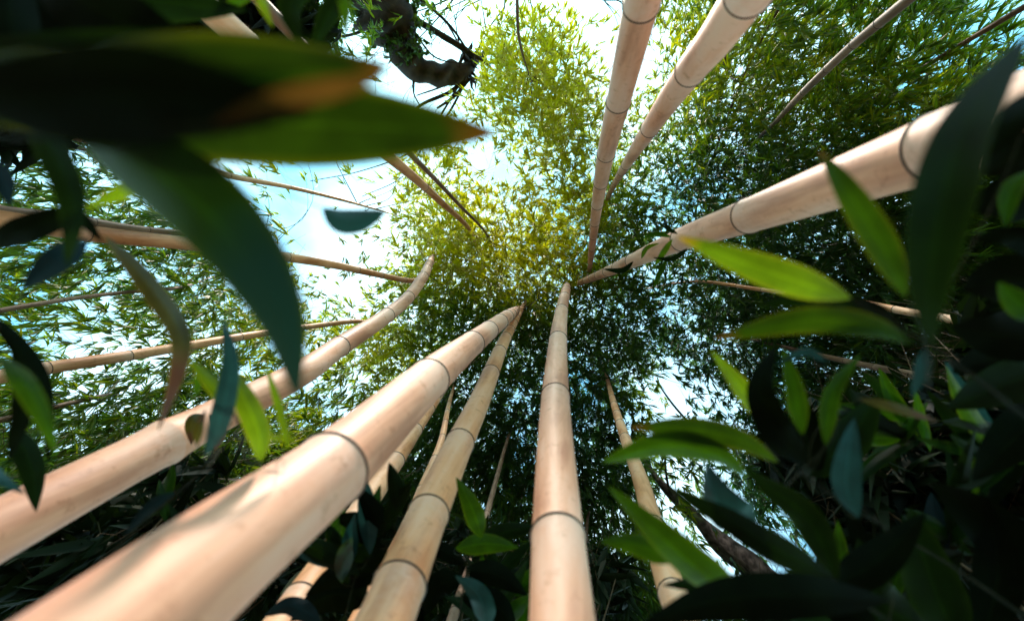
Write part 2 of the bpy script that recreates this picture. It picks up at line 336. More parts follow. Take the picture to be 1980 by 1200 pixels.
# ------------------------------------------------------------------ bamboo plants
# each: pixels of the centre line with the width seen there (photo scale), true diameter, pixels where nodes show
TAPER = .075
def depth_of(w, D): return F * D / (w + F * D * TAPER)
G_BIG = 'thick bamboo culms around the viewer'
G_THIN = 'slender bamboo culms further off'
CULMS = [
 dict(n='A', D=.11, m=M_PINK, pts=[(365,1120,214),(640,907,152),(829,733,84),(905,670,53),(950,635,32),(980,612,18)], top=(1012,590,8.0),
      nodes=[(640,907),(829,733),(912,664),(946,638)], lab='thickest bamboo culm, running from the lower left corner to the centre', grp=G_BIG),
 dict(n='B', D=.10, m=M_PINK, pts=[(-130,1092,128),(0,1022,114),(320,855,80),(587,718,54),(650,674,42),(745,612,29),(790,574,23),(815,540,15),(831,507,9)], top=(840,488,8.4),
      nodes=[(320,848),(655,672),(748,610),(790,574)], lab='curved bamboo culm with a swollen joint, left of the thickest culm', grp=G_BIG),
 dict(n='C', D=.09, m=M_GOLD, pts=[(745,1200,106),(780,1112,94),(836,975,76),(886,862,59),(925,780,44),(972,665,20),(997,618,9)], top=(1022,573,8.0),
      nodes=[(770,1128),(886,850),(830,990),(948,725)], lab='golden bamboo culm between the thickest culm and the upright one', grp=G_BIG),
 dict(n='D', D=.09, m=M_PINK, pts=[(1087,1200,119),(1078,1015,98),(1074,861,72),(1074,766,57),(1079,657,38),(1086,600,26),(1094,562,13)], top=(1099,545,8.3),
      nodes=[(1078,1032),(1074,763),(1079,657),(1086,600)], lab='upright bamboo culm rising from the bottom edge to the centre', grp=G_BIG),
 dict(n='E', D=.10, m=M_PINK, pts=[(1975,222,160),(1810,286,124),(1617,356,92),(1448,417,67),(1330,458,48),(1210,510,25),(1120,547,10)], top=(1085,558,8.4),
      nodes=[(1810,286),(1448,417),(1322,461),(1222,506)], lab='bamboo culm reaching in from the right edge past bright leaves', grp=G_BIG),
 dict(n='F', D=.085, m=M_PINK, pts=[(1262,-80,80),(1240,10,67),(1196,196,48),(1172,297,33),(1155,394,23),(1149,440,16),(1143,495,9)], top=(1135,560,8.6),
      nodes=[(1240,12),(1195,198),(1171,300),(1162,350)], lab='bamboo culm coming straight down from the top edge, left of its neighbour', grp=G_BIG),
 dict(n='G', D=.085, m=M_PINK, pts=[(1520,-120,112),(1437,0,86),(1385,75,69),(1335,137,56),(1257,248,33),(1182,368,12)], top=(1150,440,8.6),
      nodes=[(1337,137),(1257,250),(1213,318)], lab='bamboo culm slanting in from the top edge, right of its neighbour', grp=G_BIG),
 dict(n='H', D=.07, m=M_GOLD, pts=[(-120,748,31),(0,728,27),(81,713,24),(250,687,20),(490,647,15),(600,631,10),(690,621,7)], top=(730,640,8.6),
      nodes=[(255,686),(470,650),(90,712)], lab='slender bamboo culm crossing the bright sky at the left edge', grp=G_THIN),
 dict(n='I', D=.07, m=M_GOLD, pts=[(0,425,38),(180,452,31),(370,472,24),(555,497,19),(650,513,15),(728,530,12),(802,543,8)], top=(850,500,8.6),
      nodes=[(170,450),(555,497),(690,521)], lab='slender bamboo culm behind the hanging leaf, meeting the curved culm', grp=G_THIN),
 dict(n='J', D=.045, m=M_GOLD, pts=[(230,285,18),(385,320,13),(442,339,11),(560,362,8),(660,386,5)], top=(780,420,8.4),
      nodes=[(442,339),(560,362)], lab='thin bamboo culm under the large leaf against the white sky', grp=G_THIN),
 dict(n='K', D=.07, m=M_GOLD, pts=[(300,-75,62),(440,50,48),(560,150,36),(792,336,19),(850,388,13),(905,440,8)], top=(930,500,8.8),
      nodes=[(487,88),(820,362),(870,405)], lab='lower culm of the close pair passing behind the large leaf at the top left', grp=G_THIN),
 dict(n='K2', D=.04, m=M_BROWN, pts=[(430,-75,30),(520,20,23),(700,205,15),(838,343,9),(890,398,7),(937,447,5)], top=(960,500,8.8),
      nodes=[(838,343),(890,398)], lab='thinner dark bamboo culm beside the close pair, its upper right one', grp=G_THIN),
 dict(n='M', D=.05, m=M_GOLD, pts=[(2060,660,19),(1980,642,17),(1745,601,13),(1640,580,12),(1474,560,11),(1370,545,9),(1310,547,6)], top=(1240,560,8.2),
      nodes=[(1640,580),(1474,560)], lab='slender bamboo culm behind the bright leaves at the right', grp=G_THIN),
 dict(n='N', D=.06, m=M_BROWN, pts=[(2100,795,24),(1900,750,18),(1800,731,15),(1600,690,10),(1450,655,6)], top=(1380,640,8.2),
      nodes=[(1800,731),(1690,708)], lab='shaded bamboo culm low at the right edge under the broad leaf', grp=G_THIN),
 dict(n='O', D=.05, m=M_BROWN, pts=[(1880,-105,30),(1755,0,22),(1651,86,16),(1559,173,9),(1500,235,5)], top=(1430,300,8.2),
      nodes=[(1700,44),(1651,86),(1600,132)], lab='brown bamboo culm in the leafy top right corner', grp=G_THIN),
 dict(n='P', D=.07, m=M_GOLD, pts=[(1320,1200,60),(1284,1094,48),(1241,935,34),(1215,864,24),(1192,797,12)], top=(1165,700,8.0),
      nodes=[(1222,880),(1262,1010)], lab='orange bamboo culm behind the drooping leaves, right of the upright culm', grp=G_THIN),
 dict(n='S', D=.08, m=M_GOLD, pts=[(560,1190,72),(620,1105,60),(700,985,46),(765,890,34),(830,790,20),(880,720,10)], top=(930,690,8.0),
      nodes=[(700,985),(765,890)], lab='golden bamboo culm half hidden under the thickest culm', grp=G_THIN),
 dict(n='T', D=.045, m=M_GOLD, pts=[(770,1050,27),(820,935,17),(852,856,12),(866,790,6)], top=(885,720,7.6),
      nodes=[(840,885)], lab='thin pale bamboo culm tucked against the golden one', grp=G_THIN),
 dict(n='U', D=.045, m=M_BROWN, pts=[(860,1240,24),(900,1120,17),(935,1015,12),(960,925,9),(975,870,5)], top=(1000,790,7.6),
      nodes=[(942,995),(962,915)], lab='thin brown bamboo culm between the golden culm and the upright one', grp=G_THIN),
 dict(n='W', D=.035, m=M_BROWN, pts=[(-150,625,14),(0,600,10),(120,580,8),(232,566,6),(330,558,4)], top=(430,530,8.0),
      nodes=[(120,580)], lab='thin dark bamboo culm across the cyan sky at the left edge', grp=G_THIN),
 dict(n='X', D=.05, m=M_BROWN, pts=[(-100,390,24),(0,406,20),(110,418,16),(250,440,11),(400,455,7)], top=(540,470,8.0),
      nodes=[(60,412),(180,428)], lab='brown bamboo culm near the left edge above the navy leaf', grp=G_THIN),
 dict(n='Y', D=.03, m=M_BROWN, pts=[(1002,-120,9),(1000,0,7),(1003,70,5)], top=(1040,200,8.5),
      nodes=[(1001,20)], lab='very thin bamboo culm entering at the top edge above the yellow leaves', grp=G_THIN),
]
# plants whose culms stay hidden in the dense leaves: (foot far out, crown anchor)
HIDDEN = [
 ((1900,60,3.2),(1640,250,6.5),'bamboo crown filling the top right, below the brown culm'),
 ((2080,330,2.8),(1720,420,6.2),'shaded bamboo crown behind the broad leaf at the right'),
 ((2060,900,2.6),(1640,760,6.0),'shaded bamboo crown at the right behind the drooping leaves'),
 ((1750,1290,2.6),(1560,900,5.8),'dark bamboo crown above the lower right sky gaps'),
 ((1150,1330,2.4),(1150,960,5.8),'dark bamboo crown between the upright and the orange culm'),
 ((700,1380,2.2),(640,1000,5.5),'dark bamboo crown behind the lower end of the thickest culm'),
 ((-100,1220,2.4),(260,930,5.4),'dark bamboo crown between the two lower left culms'),
 ((-160,850,2.6),(180,780,5.8),'loose bamboo crown below the slender culm at the left'),
 ((-120,200,2.8),(180,330,6.0),'loose bamboo crown at the left under the large leaf'),
 ((1560,-160,2.8),(1420,160,6.4),'bamboo crown right of the slanting top culm'),
 ((1640,-200,3.6),(1340,420,6.8),'dark teal bamboo crown above the culm from the right'),
 ((2150,130,3.0),(1880,220,5.8),'streaky bamboo crown in the top right corner'),
]

def smooth_path(P, n=10): return catmull(P, n)

crowns = []      # (anchor pixel x, y, root, anchor world)
def add_nodes(path, S, rad, hs, root, seg):
    for s in hs:
        c = np.array([np.interp(s, S, path[:, k]) for k in range(3)])
        c2 = np.array([np.interp(s + .01, S, path[:, k]) for k in range(3)])
        r = np.interp(s, S, rad); t = (c2 - c); t /= np.linalg.norm(t)
        h = .0020 + .014 * r
        prof = [(-h, -.0008), (-h * .8, .0006), (-h * .2, .0014 + .034 * r), (h * .5, .0012 + .028 * r), (h, -.0008)]
        V, Fq = tube(np.array([c + t * a for a, _ in prof]), np.array([r * 1.022 + b for _, b in prof]), seg, cap=False)
        mesh_obj('node', V, Fq, M_NODE, root)

def build_culm(c):
    D = c['D']; big = D >= .08
    # widths give each point's distance; a straight-line fit of the culm's lean takes the reading noise out
    P = [np.array(at(x, y, depth_of(w, D))) for x, y, w in c['pts']]
    rr = np.array([math.hypot(p[0], p[1]) for p in P]); hh = np.array([p[2] for p in P]); ww = np.array([w for _, _, w in c['pts']], float)
    kf = hh < 4.6
    if kf.sum() < 3: kf[:3] = True
    bq, aq = np.polyfit(hh[kf], rr[kf], 1, w=ww[kf] ** .7); bq = float(np.clip(bq, -.12, .12)); aq = float(np.average(rr[kf] - bq * hh[kf], weights=ww[kf]))
    for q, (x_, y_, w_) in enumerate(c['pts']):
        dq = np.array(at(x_, y_, 1.)) - np.array(CAMLOC); dxy = math.hypot(dq[0], dq[1])
        zq = (aq + bq * .5) / max(dxy - bq * dq[2], 1e-3); zw = depth_of(w_, D)
        zq = min(max(zq, zw * .93), zw * 1.08) if w_ > 40 else min(max(zq, zw * .75), zw * 1.33)
        P[q] = np.array(at(x_, y_, zq))
    for q in range(1, len(P)):
        if P[q][2] < P[q - 1][2] + .08:
            x_, y_, w_ = c['pts'][q]; dq = np.array(at(x_, y_, 1.)) - np.array(CAMLOC)
            P[q] = np.array(CAMLOC) + dq * (P[q - 1][2] + .12 - .5) / dq[2]
    # straight down to the ground from the lowest seen point, upright like a real culm
    d0 = P[0] - P[1]; foot = P[0].copy(); d0 = d0 / np.linalg.norm(d0)
    d0 = d0 * .35 + np.array([0, 0, -1.]) * .65; d0 /= abs(d0[2])
    if big:
        d0 = P[0] - P[2]; d0 /= abs(d0[2]); d0[:2] = np.clip(d0[:2], -.3, .3)
    foot = P[0] + d0 * (P[0][2] + .05)
    top = np.array(at(*c['top']))
    mid = P[-1] * .5 + top * .5
    last = P[-1]
    ctrl = [foot] + P + ([mid] if np.linalg.norm(top - last) > 1.2 else []) + [top]
    path = smooth_path(ctrl, 14)
    seg_len = np.linalg.norm(np.diff(path, axis=0), axis=1); S = np.concatenate([[0], np.cumsum(seg_len)])
    # camera depth at each point gives the taper used in depth_of
    def dep(p): return float((RC.inverted() @ (Vector(p) - CAMLOC))[2]) * -1
    deps = np.array([dep(p) for p in path])
    # node positions: shown ones, then regular above and below
    hs = []
    for (nx, ny) in c['nodes']:
        pr = []
        for p, z in zip(path, deps):
            q = RC.inverted() @ (Vector(p) - CAMLOC)
            pr.append(((q.x / max(z, .05)) * F + 990, 600 - (q.y / max(z, .05)) * F))
        dd = [math.hypot(a - nx, b - ny) if z > .1 else 1e9 for (a, b), z in zip(pr, deps)]
        k = int(np.argmin(dd)); 
        # refine between neighbours
        best = S[k]
        hs.append(best)
    hs = sorted(hs)
    sp = .42 if big else .36
    s = hs[-1] + sp
    while s < S[-1] - .1: hs.append(s); s += sp * random.uniform(.85, 1.1)
    s = hs[0] - sp
    while s > .05: hs.append(s); s -= sp * .8
    hs = sorted(hs)
    # sample stations
    st = list(np.arange(0, S[-1], .06)) + [S[-1]]
    for h in hs: st += [h - .03, h - .012, h - .005, h, h + .004, h + .01, h + .03]
    st = np.array(sorted(x for x in st if 0 <= x <= S[-1]))
    C = np.stack([np.interp(st, S, path[:, k]) for k in range(3)], -1)
    dz = np.interp(st, S, deps)
    r = D / 2 * np.clip(1 - TAPER * np.maximum(dz, 0), .1, 1.03)
    base_r = r.copy()
    below = np.zeros(len(st))
    for h in hs:
        q = st - h
        r = r * (1 + .034 * np.exp(-(np.abs(q) / .014) ** 1.5))
        below = np.maximum(below, np.where(q < 0, np.exp(q / (.10 if big else .07)), 0))
    if c['n'] == 'B':      # the swollen branch joint seen in the photograph
        hb = min(hs, key=lambda h: abs(np.interp(h, S, deps) - depth_of(80, D)))
        r = r * (1 + .10 * np.exp(-((st - hb) / .04) ** 2)); c['joint'] = hb
    seg = 40 if big else 18
    V, Fq = tube(C, r, seg)
    root = empty('bamboo_plant', tuple(foot)); tag(root, c['lab'], 'bamboo', c['grp'])
    bel = np.concatenate([np.repeat(below, seg), [0, 0]])
    mesh_obj('culm', V, Fq, c['m'], root, attrs={'below': ('POINT', bel)})
    add_nodes(C, st, base_r, [h for h in hs if h > .1], root, 36 if big else 14)
    c['root'] = root; c['path'] = C; c['st'] = st; c['rad'] = base_r; c['hs'] = hs
    crowns.append([c['top'][0], c['top'][1], root, Vector(C[int(len(C) * .93)]), c])
for c in CULMS: build_culm(c)

for (a, b, lab) in HIDDEN:
    p1 = np.array(at(*b)); p0 = np.array(at(*a))
    foot = np.array([p0[0] * 1.05, p0[1] * 1.05, -.05])
    mid = p0 * .5 + p1 * .5; mid[:2] = p0[:2] * .8 + p1[:2] * .2
    path = smooth_path([foot, np.array([p0[0], p0[1], 1.6]), mid, p1], 10)
    seg_len = np.linalg.norm(np.diff(path, axis=0), axis=1); S = np.concatenate([[0], np.cumsum(seg_len)])
    st = np.arange(0, S[-1], .1); C = np.stack([np.interp(st, S, path[:, k]) for k in range(3)], -1)
    r = np.linspace(.03, .010, len(st))
    root = empty('bamboo_plant', tuple(foot)); tag(root, lab, 'bamboo', 'bamboo crowns closing round the grove')
    V, Fq = tube(C, r, 12)
    mesh_obj('culm', V, Fq, M_BROWN, root, attrs={'below': ('POINT', np.zeros(len(V)))})
    add_nodes(C, st, r, np.arange(.4, S[-1] - .2, .36), root, 12)
    crowns.append([b[0], b[1], root, Vector(C[int(len(C) * .9)]), None])

# ------------------------------------------------------------------ canopy
DENS = [
 "5555555"+"3333"+"11"+"0"+"1"+"1"+"2"+"3"+"2"+"1"+"0"+"3"+"4"+"5"+"6666"+"55"+"4"+"2"+"1",
 "5555555"+"3333"+"11"+"0"+"1"+"3"+"6"+"6"+"4"+"1"+"0"+"3"+"5"+"6"+"7766"+"66"+"5"+"3"+"2",
 "5555555"+"3322"+"10"+"0"+"1"+"5"+"7"+"8"+"7"+"1"+"0"+"3"+"6"+"6"+"7777"+"66"+"6"+"5"+"5",
 "4444444"+"3222"+"00"+"0"+"1"+"3"+"6"+"8"+"8"+"3"+"2"+"4"+"7"+"7"+"7887"+"76"+"6"+"6"+"6",
 "3333333"+"2111"+"00"+"1"+"4"+"1"+"3"+"7"+"8"+"4"+"4"+"5"+"7"+"7"+"8887"+"76"+"6"+"6"+"6",
 "2323211"+"1111"+"11"+"4"+"4"+"1"+"1"+"3"+"5"+"5"+"5"+"5"+"6"+"7"+"8888"+"87"+"7"+"7"+"7",
 "3333332"+"1200"+"01"+"6"+"8"+"5"+"2"+"5"+"8"+"8"+"6"+"5"+"5"+"7"+"8888"+"88"+"8"+"8"+"8",
 "3344445"+"1310"+"12"+"7"+"9"+"8"+"6"+"8"+"8"+"8"+"7"+"5"+"6"+"8"+"8888"+"88"+"8"+"8"+"8",
 "3333345"+"4420"+"13"+"8"+"9"+"9"+"9"+"8"+"8"+"8"+"7"+"5"+"7"+"8"+"8888"+"88"+"8"+"8"+"8",
 "4322345"+"4421"+"13"+"7"+"8"+"8"+"8"+"8"+"8"+"8"+"7"+"6"+"6"+"8"+"8888"+"88"+"8"+"8"+"9",
 "3322344"+"4444"+"35"+"7"+"8"+"8"+"8"+"8"+"8"+"8"+"7"+"5"+"6"+"8"+"8888"+"88"+"8"+"9"+"9",
 "3322344"+"4443"+"57"+"6"+"7"+"8"+"8"+"8"+"8"+"8"+"7"+"4"+"5"+"7"+"8888"+"89"+"9"+"9"+"9",
 "4434556"+"5544"+"36"+"6"+"7"+"8"+"8"+"8"+"8"+"8"+"6"+"2"+"3"+"6"+"7888"+"99"+"9"+"9"+"9",
 "5545666"+"6654"+"36"+"7"+"8"+"8"+"8"+"8"+"8"+"7"+"4"+"0"+"1"+"4"+"7888"+"99"+"9"+"9"+"9",
 "5556677"+"7777"+"77"+"8"+"8"+"8"+"8"+"8"+"8"+"7"+"6"+"3"+"2"+"4"+"7788"+"99"+"9"+"9"+"9",
 "6667788"+"8888"+"88"+"8"+"8"+"8"+"8"+"8"+"8"+"8"+"7"+"1"+"1"+"3"+"6678"+"99"+"9"+"9"+"9",
 "7778888"+"8888"+"88"+"8"+"8"+"8"+"8"+"8"+"8"+"8"+"7"+"3"+"2"+"3"+"4468"+"99"+"9"+"9"+"9",
 "88888888888888888888"+"7"+"5"+"22211399999"[:11],
 "88888888888888888888"+"8"+"6"+"43222399999"[:11],
 "88888888888888888888"+"8"+"8"+"65543499999"[:11],
]
for rrow in DENS: assert len(rrow) == 33, (len(rrow), rrow)
DM = np.array([[int(ch) for ch in rr] for rr in DENS], float)
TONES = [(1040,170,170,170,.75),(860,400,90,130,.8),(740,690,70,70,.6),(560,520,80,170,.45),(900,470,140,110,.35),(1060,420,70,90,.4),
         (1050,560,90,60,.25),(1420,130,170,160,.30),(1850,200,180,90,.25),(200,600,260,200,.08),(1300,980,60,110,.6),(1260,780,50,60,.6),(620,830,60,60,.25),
         (1500,950,300,260,-.25),(1080,900,260,220,-.16),(1330,380,110,110,-.18),(900,590,60,50,-.2),(1650,650,250,260,-.18),(300,1000,320,130,-.12),(640,760,50,40,-.15)]  # backlit yellow and canopy shade painted into the leaf tone
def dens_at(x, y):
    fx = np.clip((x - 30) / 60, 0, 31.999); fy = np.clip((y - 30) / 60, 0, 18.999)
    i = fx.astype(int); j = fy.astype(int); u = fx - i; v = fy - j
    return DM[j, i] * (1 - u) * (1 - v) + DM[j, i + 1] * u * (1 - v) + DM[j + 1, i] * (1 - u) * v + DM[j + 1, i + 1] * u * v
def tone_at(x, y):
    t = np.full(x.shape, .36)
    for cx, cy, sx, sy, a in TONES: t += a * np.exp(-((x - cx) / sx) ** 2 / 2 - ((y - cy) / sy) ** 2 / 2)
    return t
def vnoise(p, seed, sc):
    """cheap clumping noise from a few random sinusoids"""
    g_ = np.random.default_rng(seed); out = 0
    for _ in range(7):
        k = g_.normal(size=3) * sc; out = out + np.sin(p @ k + g_.uniform(0, 6.28))
    return out / 2.6

RCn = np.array([[RC[i][j] for j in range(3)] for i in range(3)])
def at_np(x, y, z):
    c = np.stack([(x - 990) / F * z, (600 - y) / F * z, -z], -1)
    return np.array(CAMLOC) + c @ RCn.T

def leaf_mesh(base, dirs, nrm, L, W, droop=.18):
    """6-vertex folded lance leaves, vectorised"""
    dirs = dirs / (np.linalg.norm(dirs, axis=1)[:, None] + 1e-9)
    side = np.cross(dirs, nrm); side /= np.linalg.norm(side, axis=1)[:, None] + 1e-9
    n = np.cross(side, dirs)
    L = L[:, None]; W = W[:, None]
    down = np.array([0, 0, -1.])
    def pt(t, s, lift): return base + dirs * L * t + side * W * s + n * W * lift + down * L * droop * t * t
    V = np.stack([pt(0, 0, 0), pt(.22, .46, .14), pt(.58, .36, .10), pt(1, 0, 0), pt(.58, -.36, .10), pt(.22, -.46, .14)], 1)
    m = len(base); o = np.arange(m)[:, None] * 6
    f = np.stack([o + np.array([0, 1, 2, 3]), o + np.array([0, 3, 4, 5])], 1).reshape(-1, 4)
    return V.reshape(-1, 3), f

def sprays(pos, tone, k, L, W, spread=.9, hang=.55, root_c=None):
    """pos (n,3) spray centres -> leaves of k per spray, plus twigs"""
    n = len(pos)
    out = pos - (root_c if root_c is not None else pos.mean(0)); out[:, 2] = 0
    out /= np.linalg.norm(out, axis=1)[:, None] + .3
    td = out * .5 + rng.normal(size=(n, 3)) * .55 + np.array([0, 0, -hang])
    td /= np.linalg.norm(td, axis=1)[:, None]
    tl = rng.uniform(.10, .22, n)
    P0 = pos - td * tl[:, None]
    t = rng.uniform(.35, 1.0, (n, k))
    base = P0[:, None, :] + td[:, None, :] * (tl[:, None] * t)[..., None]
    d = td[:, None, :] + rng.normal(size=(n, k, 3)) * spread * .6 + np.array([0, 0, -hang * .6])
    nr = rng.normal(size=(n, k, 3)) * .75 + np.array([0, 0, 1.])
    Lk = L * rng.uniform(.6, 1.25, (n, k)); Wk = W * rng.uniform(.75, 1.2, (n, k))
    V, f = leaf_mesh(base.reshape(-1, 3), d.reshape(-1, 3), nr.reshape(-1, 3), Lk.ravel(), Wk.ravel())
    tn = np.clip(tone[:, None] + rng.normal(size=(n, k)) * .13, 0, 1).ravel()
    tone_f = np.repeat(tn, 2)
    # twigs: thin triangular prisms
    r = .0013
    a = np.cross(td, np.array([.3, .2, .9])); a /= np.linalg.norm(a, axis=1)[:, None]; b = np.cross(td, a)
    P0b = P0 - td * .12 + np.array([0, 0, .03])
    tv = []
    for Q in (P0b, pos):
        for ang in (0, 2.1, 4.2):
            tv.append(Q + (a * math.cos(ang) + b * math.sin(ang)) * r)
    TV = np.stack(tv, 1).reshape(-1, 3); o = np.arange(n)[:, None] * 6
    TF = np.stack([o + np.array(q) for q in ([0, 1, 4, 3], [1, 2, 5, 4], [2, 0, 3, 5])], 1).reshape(-1, 4)
    m1 = len(f); f = np.vstack([f, TF + len(V)]); V = np.vstack([V, TV])
    return V, f, np.concatenate([tone_f, np.zeros(len(TF))]), m1

N_TRY = 420000
x = rng.uniform(-180, 2160, N_TRY); y = rng.uniform(-180, 1380, N_TRY)
dv = np.hypot(x - VPX, y - VPY)
z_lo = np.interp(dv, [0, 300, 700, 1200], [5.0, 4.6, 3.4, 2.6]); z_hi = np.interp(dv, [0, 300, 700, 1200], [9.0, 8.4, 6.6, 5.2])
z = z_lo + (z_hi - z_lo) * rng.beta(1.3, 1.3, N_TRY)
P = at_np(x, y, z)
clump = vnoise(P, 3, 2.1) * .5 + vnoise(P, 4, 5.0) * .5
dn = dens_at(x, y)
dn = np.where((y < 10) & (x > 740) & (x < 1200), dn * .15, dn)      # opening added, mostly out of view, to let the sun reach the culms
dn = np.where((y > 50) & (y < 175) & (x > 740) & (x < 925), 0, dn)      # the bare limb stands clear of the leaves
# probability for one spray; leaves look larger where the canopy is nearer
prob = (dn / 9.0) ** 1.25 * np.clip(.85 + 1.35 * clump * np.clip(1.5 - dn / 8, .45, 1), .02, 2.6)
prob *= (z / 7.0) ** 2 * .52 * np.where(dn > 6.5, 1.2, 1.0) * np.where(x < 520, 1.1, 1.06)
keep = rng.uniform(size=N_TRY) < prob
x, y, z, P = x[keep], y[keep], z[keep], P[keep]
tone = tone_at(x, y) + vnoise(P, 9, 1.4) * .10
cx = np.array([c[0] for c in crowns]); cy = np.array([c[1] for c in crowns])
jx = x + rng.normal(size=len(x)) * 25; jy = y + rng.normal(size=len(x)) * 25
own = np.argmin((jx[:, None] - cx) ** 2 + (jy[:, None] - cy) ** 2, axis=1)
print('sprays', len(x))
for ci, (ax, ay, root, aw, cd) in enumerate(crowns):
    idx = np.where(own == ci)[0]
    if len(idx) < 3: continue
    pos = P[idx]; ctr = np.array(aw)
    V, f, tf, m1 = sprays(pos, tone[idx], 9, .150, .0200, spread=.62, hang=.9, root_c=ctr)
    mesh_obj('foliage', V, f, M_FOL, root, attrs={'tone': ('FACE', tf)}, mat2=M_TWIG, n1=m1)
    # boughs from the upper culm out into the crown
    for b in range(min(10, 3 + len(idx) // 150)):
        tgt = pos[random.randrange(len(pos))]
        if cd is not None:
            pth = cd['path']; k = int(len(pth) * random.uniform(.62, .97)); p0 = pth[k]
            if p0[2] < 3.2: p0 = pth[int(len(pth) * .95)]
        else: p0 = ctr
        dd = tgt - p0; ln = np.linalg.norm(dd)
        if ln > 3.5: tgt = p0 + dd / ln * 3.5
        midp = p0 * .5 + tgt * .5 + np.array([0, 0, .18 * min(ln, 3.5)]) + rng.normal(size=3) * .06
        cpth = smooth_path([p0, midp, tgt], 6)
        Vb, Fb = tube(cpth, np.linspace(.006, .0018, len(cpth)), 6)
        mesh_obj('branch', Vb, Fb, M_TWIG, root)

# ------------------------------------------------------------------ near leaves
BYN = {c['n']: c for c in CULMS}
def prof(t, peak=.36):
    a = np.clip(t / peak, 0, 1); b = np.clip((t - peak) / (1 - peak), 0, 1)
    lo = np.sin(a * math.pi / 2) ** .8; hi = np.cos(b * math.pi / 2) ** .85
    return np.where(t < peak, lo, hi)

def blade(pts, w, root, mat, roll=0., fold=.22, peak=.36, curl=0., label=None):
    """pts: (px,py,depth) base -> tip; w: greatest width in photo pixels"""
    P3 = [np.array(at(*p)) for p in pts]
    if len(P3) == 2: P3 = [P3[0], (P3[0] + P3[1]) / 2, P3[1]]
    path = catmull(P3, 10)
    seg_len = np.linalg.norm(np.diff(path, axis=0), axis=1); S = np.concatenate([[0], np.cumsum(seg_len)]); S /= S[-1]
    n = 34; t = np.linspace(0, 1, n)
    C = np.stack([np.interp(t, S, path[:, k]) for k in range(3)], -1)
    zz = np.interp(t, np.linspace(0, 1, len(pts)), [p[2] for p in pts])
    T = np.gradient(C, axis=0); T /= np.linalg.norm(T, axis=1)[:, None]
    view = C - np.array(CAMLOC); view /= np.linalg.norm(view, axis=1)[:, None]
    s = np.cross(T, view); s /= np.linalg.norm(s, axis=1)[:, None]; nn = np.cross(s, T)
    r = math.radians(roll) + math.radians(curl) * (t - .3)
    side = s * np.cos(r)[:, None] + nn * np.sin(r)[:, None]; nor = np.cross(side, T)
    k = int(.36 * n); 
    def prj(p):
        q = RC.inverted() @ (Vector(p) - CAMLOC); return np.array([q.x / -q.z * F, q.y / -q.z * F])
    tk = prj(C[k] + T[k] * 1e-3) - prj(C[k] - T[k] * 1e-3); tk /= np.linalg.norm(tk)
    dk = (prj(C[k] + side[k] * 1e-3) - prj(C[k] - side[k] * 1e-3)) / 2e-3
    hw = w / 2 / max(abs(dk[0] * tk[1] - dk[1] * tk[0]), .4 * F / zz[k])
    hwt = hw * prof(t, peak)
    us = np.linspace(-1, 1, 11)
    ph = random.uniform(0, 6)
    wav = np.sin(t * 11 + ph) * .05 + np.sin(t * 23 + ph * 2) * .025
    V = C[:, None, :] + side[:, None, :] * (us[None, :] * hwt[:, None])[..., None] \
        + nor[:, None, :] * ((np.abs(us)[None, :] ** 1.3 * fold + wav[:, None] * us[None, :] ** 2 * np.sign(us)[None, :]) * hwt[:, None])[..., None]
    m = len(us); i = (np.arange(n - 1)[:, None] * m + np.arange(m - 1)[None, :]).ravel()
    Fq = np.stack([i, i + 1, i + m + 1, i + m], -1)
    uv = np.stack(np.broadcast_arrays((us[None, :] + 1) / 2, t[:, None]), -1).reshape(-1, 2)
    o = mesh_obj('leaf', V.reshape(-1, 3), Fq, BL[mat], root, uvs=uv)
    if label: o['label'] = label
    return o

def sprig(label, hub, out, leaves, group='leafy bamboo shoots close to the viewer', r=.0014, name='bamboo_shoot', stemmat=None):
    """hub pixel+depth; out: pixel points leading out of the frame, then down to the ground"""
    Pn = [np.array(at(*hub))] + [np.array(at(*p)) for p in out]
    e = Pn[-1]; foot = np.array([e[0] * 1.5, e[1] * 1.5, -.02])
    mid = np.array([e[0] * 1.35, e[1] * 1.35, max(e[2] * .5, .1)])
    path = catmull(Pn + [mid, foot], 8)
    root = empty(name, tuple(foot)); tag(root, label, 'bamboo shoot', group)
    parts = [tube(path, np.linspace(r * .75, r * 1.8, len(path)), 10)]
    h = np.array(at(*hub))
    for L in leaves:
        b = np.array(at(*L[0][0]))
        # petiole to the nearest point of the stem
        k = int(np.argmin(np.linalg.norm(path - b, axis=1))); q = path[k]
        if np.linalg.norm(q - b) > .002:
            nx = np.array(at(*L[0][1])); tdir = (b - nx) / np.linalg.norm(b - nx)
            mm = (q + b) / 2 + tdir * np.linalg.norm(q - b) * .2
            c_ = catmull([q, mm, b], 6); parts.append(tube(c_, np.linspace(r * .6, r * .35, len(c_)), 8))
    V, Fq = merge(parts); mesh_obj('stem', V, Fq, stemmat or M_GSTEM, root)
    for L in leaves: blade(L[0], L[1], root, L[2], **(L[3] if len(L) > 3 else {}))
    return root

